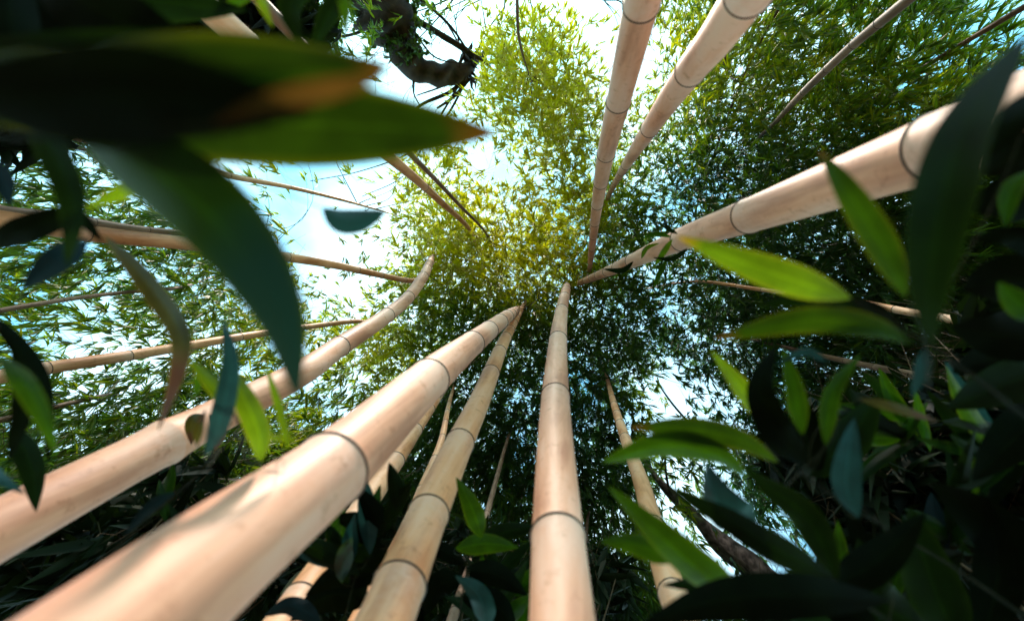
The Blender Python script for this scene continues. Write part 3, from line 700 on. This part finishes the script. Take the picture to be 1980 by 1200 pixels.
sprig('big blurred leaf blades hanging over the top left of the view', (-60, 150, .24), [(-250, 120, .26), (-500, 100, .3)], [
    ([(-90,215,.25),(250,228,.235),(600,240,.235),(968,258,.25)], 178, 'bigblade', dict(peak=.62, fold=.15, label='large green blade with a dry orange tip')),
    ([(-90,120,.24),(200,160,.225),(480,150,.22),(758,128,.23)], 190, 'bigblade', dict(peak=.55, fold=.35, roll=8, )),
    ([(400,245,.16),(500,205,.158),(640,172,.158),(752,150,.16)], 50, 'amber', dict(fold=.1, peak=.6, label='amber streak of a large dark blade, added as its own narrow strip')),  # streak of the blade behind, modelled as an added strip
    ([(-120,170,.17),(80,190,.165),(300,185,.16),(610,215,.165)], 205, 'black', dict(peak=.45)),  # dark blade added in place of the shadow on the large blade
    ([(-120,90,.30),(100,110,.29),(380,110,.28),(660,85,.28)], 110, 'dark', dict(peak=.5)),
    ([(90,190,.27),(250,300,.24),(420,430,.225),(530,590,.23),(578,775,.25)], 150, 'hang', dict(peak=.5, fold=.3, roll=-14, label='broad blade hanging down with a bluish lower end')),
    ([(40,200,.33),(100,290,.32),(138,390,.32),(130,520,.34)], 66, 'dark', {}),
    ([(290,350,.36),(240,370,.36),(165,402,.36)], 34, 'lime', {}),
    ([(622,402,.42),(672,424,.42),(748,408,.43)], 50, 'teal', dict(peak=.4, roll=25, fold=.4)),
])
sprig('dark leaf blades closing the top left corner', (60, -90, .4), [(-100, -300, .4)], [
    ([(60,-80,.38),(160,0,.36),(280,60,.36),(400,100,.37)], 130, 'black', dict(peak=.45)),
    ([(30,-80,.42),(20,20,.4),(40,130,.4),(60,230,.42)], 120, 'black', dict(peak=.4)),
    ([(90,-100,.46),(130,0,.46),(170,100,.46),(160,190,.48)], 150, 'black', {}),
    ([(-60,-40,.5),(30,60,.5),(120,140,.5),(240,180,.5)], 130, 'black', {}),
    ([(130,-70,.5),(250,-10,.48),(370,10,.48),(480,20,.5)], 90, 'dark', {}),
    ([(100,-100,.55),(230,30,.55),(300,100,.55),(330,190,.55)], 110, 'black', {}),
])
sprig('shoot with yellow green blades dipping in from the top edge', (560, -90, .5), [(520, -300, .5)], [
    ([(500,-70,.5),(505,0,.48),(528,55,.48)], 30, 'lime', {}),
    ([(600,-80,.5),(660,-10,.5),(668,70,.5)], 28, 'green', {}),
    ([(540,-80,.5),(470,-10,.5),(420,30,.5)], 40, 'green', {}),
    ([(640,-80,.5),(560,10,.5),(590,95,.5)], 60, 'dark', {}),
    ([(700,-70,.55),(640,20,.55),(600,100,.55)], 50, 'dark', {}),
])
sprig('shoot at the left edge with navy, olive and dark blades', (-40, 560, .45), [(-200, 640, .45)], [
    ([(170,465,.42),(115,500,.4),(40,562,.4)], 58, 'navy', {}),
    ([(200,455,.5),(283,547,.47),(350,650,.46),(345,720,.47),(305,835,.5)], 46, 'olive', dict(peak=.4, curl=60, label='olive blade withering to brown')),
    ([(-30,300,.4),(0,340,.4),(20,400,.4)], 46, 'navy', {}),
    ([(0,640,.45),(40,680,.45),(45,780,.45),(15,900,.46)], 52, 'black', {}),
    ([(-20,480,.5),(60,440,.48),(150,420,.48),(200,470,.5)], 60, 'black', {}),
    ([(-30,600,.55),(30,660,.55),(80,740,.55),(95,900,.55)], 40, 'black', {}),
    ([(0,690,.38),(45,740,.37),(80,800,.37),(110,880,.38)], 50, 'green', {}),
    ([(-40,890,.5),(0,925,.48),(50,955,.48)], 34, 'teal', {}),
    ([(20,820,.6),(60,900,.6),(70,990,.6)], 60, 'dark', {}),
])
sprig('shoot of lime blades in front of the swollen joint of the curved culm', (452, 838, .62), [(389, 910, .60), (343, 953, .6), (254, 1030, .58), (60, 1220, .55)], [
    ([(398,882,.5),(428,800,.48),(445,700,.48),(430,612,.5)], 44, 'teal', dict(roll=10, label='blue grey blade standing upright')),
    ([(505,892,.52),(500,835,.5),(470,765,.5),(430,690,.52)], 52, 'lime', {}),
    ([(455,800,.52),(410,745,.52),(362,688,.53)], 30, 'lime', {}),
    ([(558,872,.52),(543,800,.52),(512,700,.53)], 18, 'lime', {}),
    ([(575,850,.55),(545,846,.55),(505,846,.56)], 14, 'lime', {}),
    ([(380,860,.55),(385,825,.55),(398,790,.56)], 20, 'olive', {}),
    ([(340,950,.6),(290,980,.6),(240,1035,.6)], 22, 'navy', {}),
    ([(430,760,.55),(395,720,.55),(375,770,.56)], 24, 'green', {}),
])
sprig('shoot of broad bright blades fanning out at the right', (1785, 655, .42), [(1900, 740, .42), (2080, 860, .42)], [
    ([(1646,577,.42),(1560,550,.41),(1440,508,.41),(1308,456,.43)], 66, 'limet', dict(peak=.38, label='bright lime blade with a yellow tip')),
    ([(1752,575,.36),(1708,480,.35),(1640,370,.35),(1583,288,.37)], 70, 'greent', dict(peak=.4)),
    ([(1800,672,.26),(1797,560,.245),(1815,420,.24),(1860,260,.25),(1990,60,.28)], 132, 'dark', dict(peak=.42, label='broadest dark blade standing upright')),
    ([(1762,665,.42),(1690,632,.41),(1570,618,.41),(1380,655,.43)], 54, 'greent', dict(peak=.45)),
    ([(1755,640,.45),(1680,600,.45),(1580,576,.45),(1455,592,.46)], 44, 'dark', {}),
    ([(1790,672,.42),(1782,715,.42),(1764,768,.43)], 32, 'teal', {}),
    ([(2010,170,.34),(1960,240,.33),(1900,310,.34)], 70, 'black', {}),
    ([(1640,578,.45),(1700,600,.45),(1760,650,.45)], 26, 'dark', {}),
])
sprig('shoot of drooping blades right of centre, one dark and curled', (1545, 915, .55), [(1680, 1000, .55), (1850, 1100, .55), (2080, 1260, .5)], [
    ([(1505,893,.5),(1430,850,.49),(1330,828,.49),(1218,826,.5)], 48, 'greent', dict(peak=.5, label='arched green blade with a brown tip')),
    ([(1445,925,.5),(1390,882,.49),(1290,862,.49),(1163,893,.5)], 52, 'green', dict(roll=35, peak=.5)),
    ([(1560,900,.5),(1500,830,.48),(1470,750,.48),(1500,670,.5)], 66, 'black', dict(label='dark curled blade')),
    ([(1510,850,.5),(1440,760,.5),(1374,676,.51)], 40, 'lime', dict(roll=30)),
    ([(1552,840,.5),(1536,750,.5),(1514,672,.51)], 40, 'green', {}),
    ([(1596,860,.5),(1610,760,.5),(1664,684,.51)], 38, 'green', {}),
    ([(1660,1000,.5),(1637,940,.5),(1642,870,.5),(1652,808,.51)], 60, 'teal', dict(label='blue grey upright blade')),
    ([(1600,700,.5),(1560,680,.5),(1500,705,.51)], 16, 'teal', {}),
    ([(1660,770,.55),(1720,785,.55),(1815,815,.56)], 18, 'olive', dict(label='small withered brown blade')),
    ([(1560,920,.6),(1640,850,.6),(1700,760,.6)], 90, 'dark', {}),
    ([(1580,920,.6),(1560,850,.6),(1560,770,.6)], 70, 'black', {}),
])
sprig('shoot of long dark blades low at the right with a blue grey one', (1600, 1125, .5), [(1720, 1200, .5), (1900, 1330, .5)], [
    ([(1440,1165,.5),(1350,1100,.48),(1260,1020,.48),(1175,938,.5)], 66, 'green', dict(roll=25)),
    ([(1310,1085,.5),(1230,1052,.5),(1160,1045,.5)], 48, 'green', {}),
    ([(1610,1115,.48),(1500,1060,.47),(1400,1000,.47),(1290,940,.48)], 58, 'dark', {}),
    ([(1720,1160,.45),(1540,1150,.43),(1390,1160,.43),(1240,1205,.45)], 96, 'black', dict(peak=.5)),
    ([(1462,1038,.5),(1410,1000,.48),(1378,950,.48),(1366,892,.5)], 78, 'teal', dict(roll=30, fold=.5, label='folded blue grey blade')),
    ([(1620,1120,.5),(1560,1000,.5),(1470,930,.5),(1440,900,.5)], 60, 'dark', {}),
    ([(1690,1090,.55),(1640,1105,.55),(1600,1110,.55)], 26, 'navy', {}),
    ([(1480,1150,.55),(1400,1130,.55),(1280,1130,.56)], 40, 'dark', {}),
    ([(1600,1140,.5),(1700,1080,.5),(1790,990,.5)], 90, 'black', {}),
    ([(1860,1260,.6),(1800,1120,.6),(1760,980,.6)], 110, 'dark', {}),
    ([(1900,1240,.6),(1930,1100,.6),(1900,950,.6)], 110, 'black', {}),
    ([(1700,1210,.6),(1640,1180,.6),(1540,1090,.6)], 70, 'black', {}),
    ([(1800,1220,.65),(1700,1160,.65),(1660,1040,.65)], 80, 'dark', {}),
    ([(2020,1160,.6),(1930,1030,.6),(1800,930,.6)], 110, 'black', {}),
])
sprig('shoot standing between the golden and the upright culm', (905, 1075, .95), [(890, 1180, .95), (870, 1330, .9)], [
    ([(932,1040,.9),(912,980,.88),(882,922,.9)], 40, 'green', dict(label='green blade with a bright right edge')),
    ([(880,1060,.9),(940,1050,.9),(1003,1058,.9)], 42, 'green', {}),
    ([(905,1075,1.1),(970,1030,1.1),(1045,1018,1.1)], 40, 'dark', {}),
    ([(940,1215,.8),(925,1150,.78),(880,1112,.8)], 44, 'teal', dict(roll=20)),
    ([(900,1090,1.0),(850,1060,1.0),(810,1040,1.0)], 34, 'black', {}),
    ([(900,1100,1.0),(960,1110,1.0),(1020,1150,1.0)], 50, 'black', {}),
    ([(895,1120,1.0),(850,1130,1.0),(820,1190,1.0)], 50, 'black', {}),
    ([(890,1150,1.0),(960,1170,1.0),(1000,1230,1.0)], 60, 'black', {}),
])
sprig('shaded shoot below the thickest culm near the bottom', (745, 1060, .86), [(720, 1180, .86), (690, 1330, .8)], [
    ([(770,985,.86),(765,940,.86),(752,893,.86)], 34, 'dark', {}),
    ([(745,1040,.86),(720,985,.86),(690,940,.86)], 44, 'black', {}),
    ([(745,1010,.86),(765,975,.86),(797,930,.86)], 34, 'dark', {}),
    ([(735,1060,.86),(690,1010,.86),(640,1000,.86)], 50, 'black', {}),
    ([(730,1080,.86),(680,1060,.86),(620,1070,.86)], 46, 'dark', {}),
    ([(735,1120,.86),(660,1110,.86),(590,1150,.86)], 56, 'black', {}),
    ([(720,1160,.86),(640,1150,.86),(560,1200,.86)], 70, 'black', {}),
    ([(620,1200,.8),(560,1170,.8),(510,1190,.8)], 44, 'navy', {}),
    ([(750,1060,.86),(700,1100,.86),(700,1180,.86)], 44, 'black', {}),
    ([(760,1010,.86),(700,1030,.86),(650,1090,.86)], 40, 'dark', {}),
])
sprig('shoot of dark blades at the right edge with small green ones', (2060, 520, .5), [(2250, 560, .5)], [
    ([(1990,330,.45),(1955,370,.45),(1945,440,.45)], 42, 'green', {}),
    ([(2040,500,.45),(1950,455,.44),(1870,465,.45)], 60, 'black', {}),
    ([(2030,620,.45),(1975,590,.45),(1930,545,.45)], 56, 'green', {}),
    ([(2060,400,.5),(1960,380,.5),(1880,410,.5)], 110, 'black', {}),
    ([(2050,260,.5),(1980,290,.5),(1900,340,.5)], 90, 'black', {}),
    ([(2060,560,.5),(1960,540,.5),(1860,560,.5)], 110, 'black', {}),
    ([(2060,640,.55),(1960,650,.55),(1840,630,.55)], 100, 'black', {}),
    ([(2060,700,.6),(1950,740,.6),(1830,790,.6)], 90, 'dark', {}),
    ([(2080,760,.6),(1980,830,.6),(1880,930,.6)], 110, 'black', {}),
    ([(2070,700,.65),(1940,690,.65),(1840,720,.65)], 80, 'black', {}),
])

def wild_sprig(label, hub, out, n, mats, wid=(26, 48), ln=(110, 230), heading=None, spread=1.3):
    lv = []
    for k in range(n):
        hx, hy = hub[0] + random.uniform(-40, 40), hub[1] + random.uniform(-40, 40)
        a = heading + random.uniform(-spread, spread); L = random.uniform(*ln); z = hub[2] * random.uniform(.92, 1.08); bend = random.uniform(-.35, .35)
        p = [(hx, hy, hub[2])]
        for t in (.35, .7, 1.):
            p.append((hx + L * t * math.cos(a + bend * t), hy + L * t * math.sin(a + bend * t), hub[2] + (z - hub[2]) * t))
        lv.append((p, random.uniform(*wid), random.choice(mats), dict(roll=random.uniform(-35, 35), peak=random.uniform(.34, .5), curl=random.uniform(-40, 40))))
    sprig(label, hub, out, lv)
wild_sprig('tangled dark shoot in the lower right corner', (1840, 1060, .8), [(1960, 1180, .8), (2100, 1330, .8)], 16, ['dark', 'dark', 'green', 'black', 'shade', 'navy'], heading=-2.4, spread=1.8)
wild_sprig('tangled dark shoot at the bottom edge, right of the sky gaps', (1660, 1180, .8), [(1700, 1300, .8)], 13, ['dark', 'shade', 'black', 'green'], heading=-1.7, spread=1.3)
wild_sprig('tangled shoot above the lower right corner by the edge', (1960, 860, .8), [(2150, 950, .8)], 13, ['dark', 'shade', 'black', 'green', 'teal'], wid=(22, 40), heading=3.1, spread=1.2)
wild_sprig('loose shoot hanging between the blue grey blade and the right edge', (1760, 850, .9), [(1900, 960, .9), (2150, 1120, .9)], 12, ['dark', 'green', 'shade', 'dark'], wid=(20, 36), ln=(90, 180), heading=-2.6, spread=1.5)
wild_sprig('leafy shoot hiding the half seen golden culm', (690, 1100, .84), [(660, 1230, .84), (640, 1400, .8)], 11, ['dark', 'green', 'shade', 'dark', 'teal'], wid=(24, 40), ln=(90, 170), heading=-1.9, spread=.9)
wild_sprig('leafy shoot in the gap right of the golden culm', (960, 1190, 1.1), [(950, 1300, 1.1)], 11, ['dark', 'green', 'shade', 'dark'], wid=(24, 40), ln=(90, 170), heading=-1.5, spread=.9)
wild_sprig('small shoot of dark blades low in front of the lower left shade', (330, 1010, 1.3), [(200, 1150, 1.3), (0, 1400, 1.2)], 8, ['dark', 'black', 'shade'], wid=(18, 30), ln=(80, 150), heading=-1.0, spread=1.5)

# ------------------------------------------------------------------ dark undergrowth in the corners
def shrub(label, foot_px, blobs, n, tone=.3, L=.16, W=.042):
    c0 = np.array(at(blobs[0][0], blobs[0][1], blobs[0][4]))
    f = np.array(at(*foot_px)); foot = np.array([f[0], f[1], -.02])
    root = empty('shrub', tuple(foot)); tag(root, label, 'shrub', 'dark shrubs round the edge of the view')
    ps = []
    tot = sum(b[2] * b[3] for b in blobs)
    for (bx, by, rx, ry, z0, z1) in blobs:
        m = max(3, int(n * rx * ry / tot)); a = rng.uniform(0, 6.283, m); q = np.sqrt(rng.uniform(0, 1, m))
        ps.append(at_np(bx + rx * q * np.cos(a), by + ry * q * np.sin(a), rng.uniform(z0, z1, m)))
    pos = np.vstack(ps); ctr = pos.mean(0)
    V, fc, tf, m1 = sprays(pos, np.full(len(pos), tone), 7, L, W, root_c=ctr)
    mesh_obj('foliage', V, fc, M_SHRUB, root, attrs={'tone': ('FACE', tf)}, mat2=M_TWIG, n1=m1)
    for k in range(12):
        tgt = pos[random.randrange(len(pos))]
        mm = foot * .5 + tgt * .5; mm[:2] = foot[:2] * .7 + tgt[:2] * .3
        c_ = catmull([foot, mm, tgt], 8); Vb, Fb = tube(c_, np.linspace(.009, .0025, len(c_)), 8)
        mesh_obj('branch', Vb, Fb, M_TWIG, root)
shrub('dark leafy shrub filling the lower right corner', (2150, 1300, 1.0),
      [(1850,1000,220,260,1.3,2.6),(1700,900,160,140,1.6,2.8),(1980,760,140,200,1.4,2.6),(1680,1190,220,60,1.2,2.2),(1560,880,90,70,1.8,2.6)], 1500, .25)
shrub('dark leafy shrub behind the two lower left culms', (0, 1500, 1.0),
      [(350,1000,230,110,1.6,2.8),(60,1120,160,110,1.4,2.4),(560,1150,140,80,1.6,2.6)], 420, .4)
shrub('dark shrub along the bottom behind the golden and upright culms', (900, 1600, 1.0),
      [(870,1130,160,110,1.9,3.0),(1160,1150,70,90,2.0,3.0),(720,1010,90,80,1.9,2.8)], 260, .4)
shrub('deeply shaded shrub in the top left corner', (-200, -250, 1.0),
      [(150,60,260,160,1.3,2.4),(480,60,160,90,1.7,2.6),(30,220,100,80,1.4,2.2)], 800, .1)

# ------------------------------------------------------------------ ivy covered tree at the top and grey limb low right
def bough(ctrl, D0, root, mat, name, lump=.08, seg=22, n=14):
    """ctrl: (px, py, depth, width px)"""
    P4 = catmull([np.array(list(at(a, b, c)) + [w * c / F / 2]) for a, b, c, w in ctrl], n)
    V, Fq = tube(P4[:, :3], P4[:, 3], seg)
    nz = vnoise(V, 21, 9.) * lump; rad = np.concatenate([np.repeat(P4[:, 3], seg), [0, 0]])
    C = np.vstack([np.repeat(P4[:, :3], seg, axis=0), P4[0, :3], P4[-1, :3]])
    V = V + (V - C) * nz[:, None]
    return mesh_obj(name, V, Fq, mat, root), P4
tb = at(690, -260, 5.5)
tree = empty('tree', (tb.x, tb.y, -.05)); tag(tree, 'dark crooked ivy-clad tree leaning in at the top edge', 'tree')
foot = np.array(tree.location)
lo = [np.array(at(735, -30, 6.5)), np.array(at(700, -200, 5.8))]
t_ctrl = catmull([foot, np.array([lo[1][0], lo[1][1], 2.5]), lo[1], lo[0]], 8)
V, Fq = tube(t_ctrl, np.linspace(.42, .36, len(t_ctrl)), 24); 
trunk = mesh_obj('trunk', V, Fq, M_BARK, tree)
bough([(735,-30,6.5,120),(752,30,6.7,98),(775,88,7.0,60),(805,128,7.2,48),(850,143,7.4,44),(890,142,7.6,38),(912,125,7.8,22),(950,95,8.0,5)], .3, tree, M_BARK, 'limb', .22)
for cs in ([(720,-40,6.6,18),(785,25,6.9,13),(850,66,7.2,12),(915,106,7.5,10),(960,140,7.6,3)],
           [(905,150,7.6,12),(870,178,7.6,8),(820,200,7.6,6),(780,230,7.7,3)],
           [(905,155,7.6,9),(880,185,7.6,7),(845,210,7.6,4)],
           [(800,140,7.2,5),(800,180,7.3,3),(812,205,7.3,2)],
           [(890,145,7.5,5),(860,165,7.5,4),(805,185,7.5,2)],
           [(900,120,7.6,9),(925,95,7.7,5),(935,60,7.8,2)],
           [(905,110,7.6,8),(890,90,7.7,4),(880,40,7.8,2),(868,-20,7.9,1.5)],
           [(880,40,7.8,2),(890,0,7.9,1.6),(885,-60,8,1)],
           [(800,60,7.0,4),(840,110,7.1,3),(900,125,7.3,2)],
           [(915,130,7.6,6),(960,60,7.9,2),(1010,-10,8.1,1.2)],
           [(912,140,7.6,6),(950,175,7.8,2),(1000,170,8,1)],
           [(700,-60,6.5,12),(800,-10,6.9,8),(870,50,7.2,5),(905,100,7.4,4)],
           [(905,150,7.6,6),(860,230,7.7,4),(800,290,7.8,3),(700,330,7.9,2),(600,350,8,1.5)],
           [(890,160,7.6,5),(830,260,7.8,3),(780,340,7.9,2),(700,380,8,1.5)],
           [(750,20,6.8,8),(700,60,6.9,6),(640,70,7.0,4),(600,40,7.1,2)],
           [(900,110,7.6,5),(860,40,7.7,3),(800,-20,7.8,2)],
           [(940,60,7.8,3),(930,0,7.9,2),(915,-60,8,1.5)]):
    bough(cs, .05, tree, M_BARK, 'branch', .05, 8, 8)
# ragged twiggy knot where the limb ends
kp = []
for k in range(34):
    x0, y0 = random.uniform(885, 912), random.uniform(98, 160)
    a_ = random.uniform(-1.2, 1.2) + (0 if random.random() < .75 else 3.14); ln = random.uniform(14, 40)
    p0 = np.array(at(x0, y0, 7.6)); p1 = np.array(at(x0 + ln * math.cos(a_) * .6, y0 + ln * math.sin(a_), 7.6 + random.uniform(-.3, .3)))
    kp.append(tube(np.array([p0, (p0 + p1) / 2 + rng.normal(size=3) * .02, p1]), np.array([.03, .018, .004]), 6))
V, Fq = merge(kp); mesh_obj('twiggy_knot', V, Fq, M_BARK, tree, smooth=False)
m_ = 420; tt = rng.uniform(0, 1, m_)
ix = np.interp(tt, [0, .5, 1], [735, 752, 790]) + rng.normal(size=m_) * np.interp(tt, [0, 1], [46, 20]); iy = np.interp(tt, [0, .5, 1], [-30, 30, 110]) + rng.normal(size=m_) * 10
V, fc, tf, m1 = sprays(at_np(ix, iy, 6.55 + tt * .35 + rng.normal(size=m_) * .12), rng.uniform(.1, .8, m_), 4, .09, .06)
mesh_obj('ivy', V, fc, M_IVY, tree, attrs={'tone': ('FACE', tf)}, mat2=M_TWIG, n1=m1)

lb = at(1760, 1420, 3.0)
tree2 = empty('tree', (lb.x, lb.y, -.05)); tag(tree2, 'grey lichened tree limb across the lower right sky gap', 'tree')
bough([(1760,1420,3.0,90),(1600,1260,3.8,64),(1500,1140,4.4,48),(1440,1087,4.8,40),(1380,1035,5.2,30),(1330,985,5.6,22),(1280,935,6.0,14),(1240,880,6.6,6)], .2, tree2, M_BARKG, 'limb', .2)
V, Fq = tube(np.array([[lb.x, lb.y, -.05], [lb.x * 1.0, lb.y * 1.0, lb.z * .5], list(at(1760, 1420, 3.0))]), np.array([.19, .17, .155]), 20)
mesh_obj('trunk', V, Fq, M_BARKG, tree2)
for cs in ([(1330,985,5.6,10),(1300,960,5.6,6),(1286,880,5.8,4),(1300,820,6.0,3)], [(1330,815,6.2,5),(1300,780,6.4,4),(1268,735,6.6,3)]):
    bough(cs, .03, tree2, M_BARKG, 'branch', .05, 8, 8)

# leafless tree whose fine twigs show against the sky
bb = at(1010, -420, 4.5)
bare = empty('tree', (bb.x, bb.y, -.05)); tag(bare, 'leafless tree with fine twigs against the white sky at the top', 'tree')
bt = [np.array([bb.x, bb.y, -.05]), np.array([bb.x, bb.y, 3.0]), np.array(at(1020, -260, 6.5)), np.array(at(1010, -120, 8.5))]
V, Fq = tube(catmull(bt, 8), np.linspace(.10, .05, 25), 14); mesh_obj('trunk', V, Fq, M_BARK, bare)
def grow(x0, y0, z0, ang, ln, w, depth, acc):
    x1 = x0 + math.sin(ang) * ln; y1 = y0 + math.cos(ang) * ln; z1 = z0 + random.uniform(-.1, .35)
    mx_, my_ = (x0 + x1) / 2 + random.uniform(-.08, .08) * ln, (y0 + y1) / 2 + random.uniform(-.05, .05) * ln
    c_ = catmull([np.array(at(x0, y0, z0)), np.array(at(mx_, my_, (z0 + z1) / 2)), np.array(at(x1, y1, z1))], 4)
    acc.append(tube(c_, np.linspace(w, w * .6, len(c_)), 6))
    if depth > 0:
        for k in range(random.choice((2, 2, 3))):
            grow(x1, y1, z1, ang + random.uniform(-.75, .75), ln * random.uniform(.6, .85), w * .6, depth - 1, acc)
for (sx, sy, an, ln) in ((1010,-120,-.5,110),(1010,-120,.1,100),(1010,-120,-.25,140),(1010,-120,-1.3,190),(1010,-120,.75,120),(1010,-120,-1.1,150),(1010,-120,1.2,130),(1010,-120,-.85,170)):
    acc = []; grow(sx, sy, 8.5, an, ln, .026, 5, acc); V, Fq = merge(acc); mesh_obj('branch', V, Fq, M_BARK, bare)

# leafy side twigs growing from the joints of two culms, and the dry sheath on the swollen joint
rE = BYN['E']['root']
for L in (([(1300,462,1.30),(1285,485,1.3),(1262,520,1.32)], 12, 'lime'), ([(1298,458,1.3),(1270,452,1.3),(1240,462,1.32)], 10, 'green'),
          ([(1310,452,1.28),(1290,440,1.28),(1283,420,1.3)], 10, 'dark'), ([(1225,505,1.8),(1205,522,1.8),(1165,520,1.82)], 11, 'dark'),
          ([(1290,500,1.35),(1275,530,1.35),(1262,560,1.36)], 12, 'green'), ([(1240,500,1.7),(1250,480,1.7),(1275,470,1.7)], 9, 'lime'),
          ([(1330,480,1.28),(1300,500,1.28),(1262,498,1.3)], 11, 'dark')):
    blade(L[0], L[1], rE, BL and L[2])
rB = BYN['B']['root']
for L in (([(392,800,.98),(372,812,.96),(370,860,.96)], 24, 'olive'), ([(405,800,.98),(425,830,.97),(415,872,.98)], 30, 'rust')):
    blade(L[0], L[1], rB, L[2])
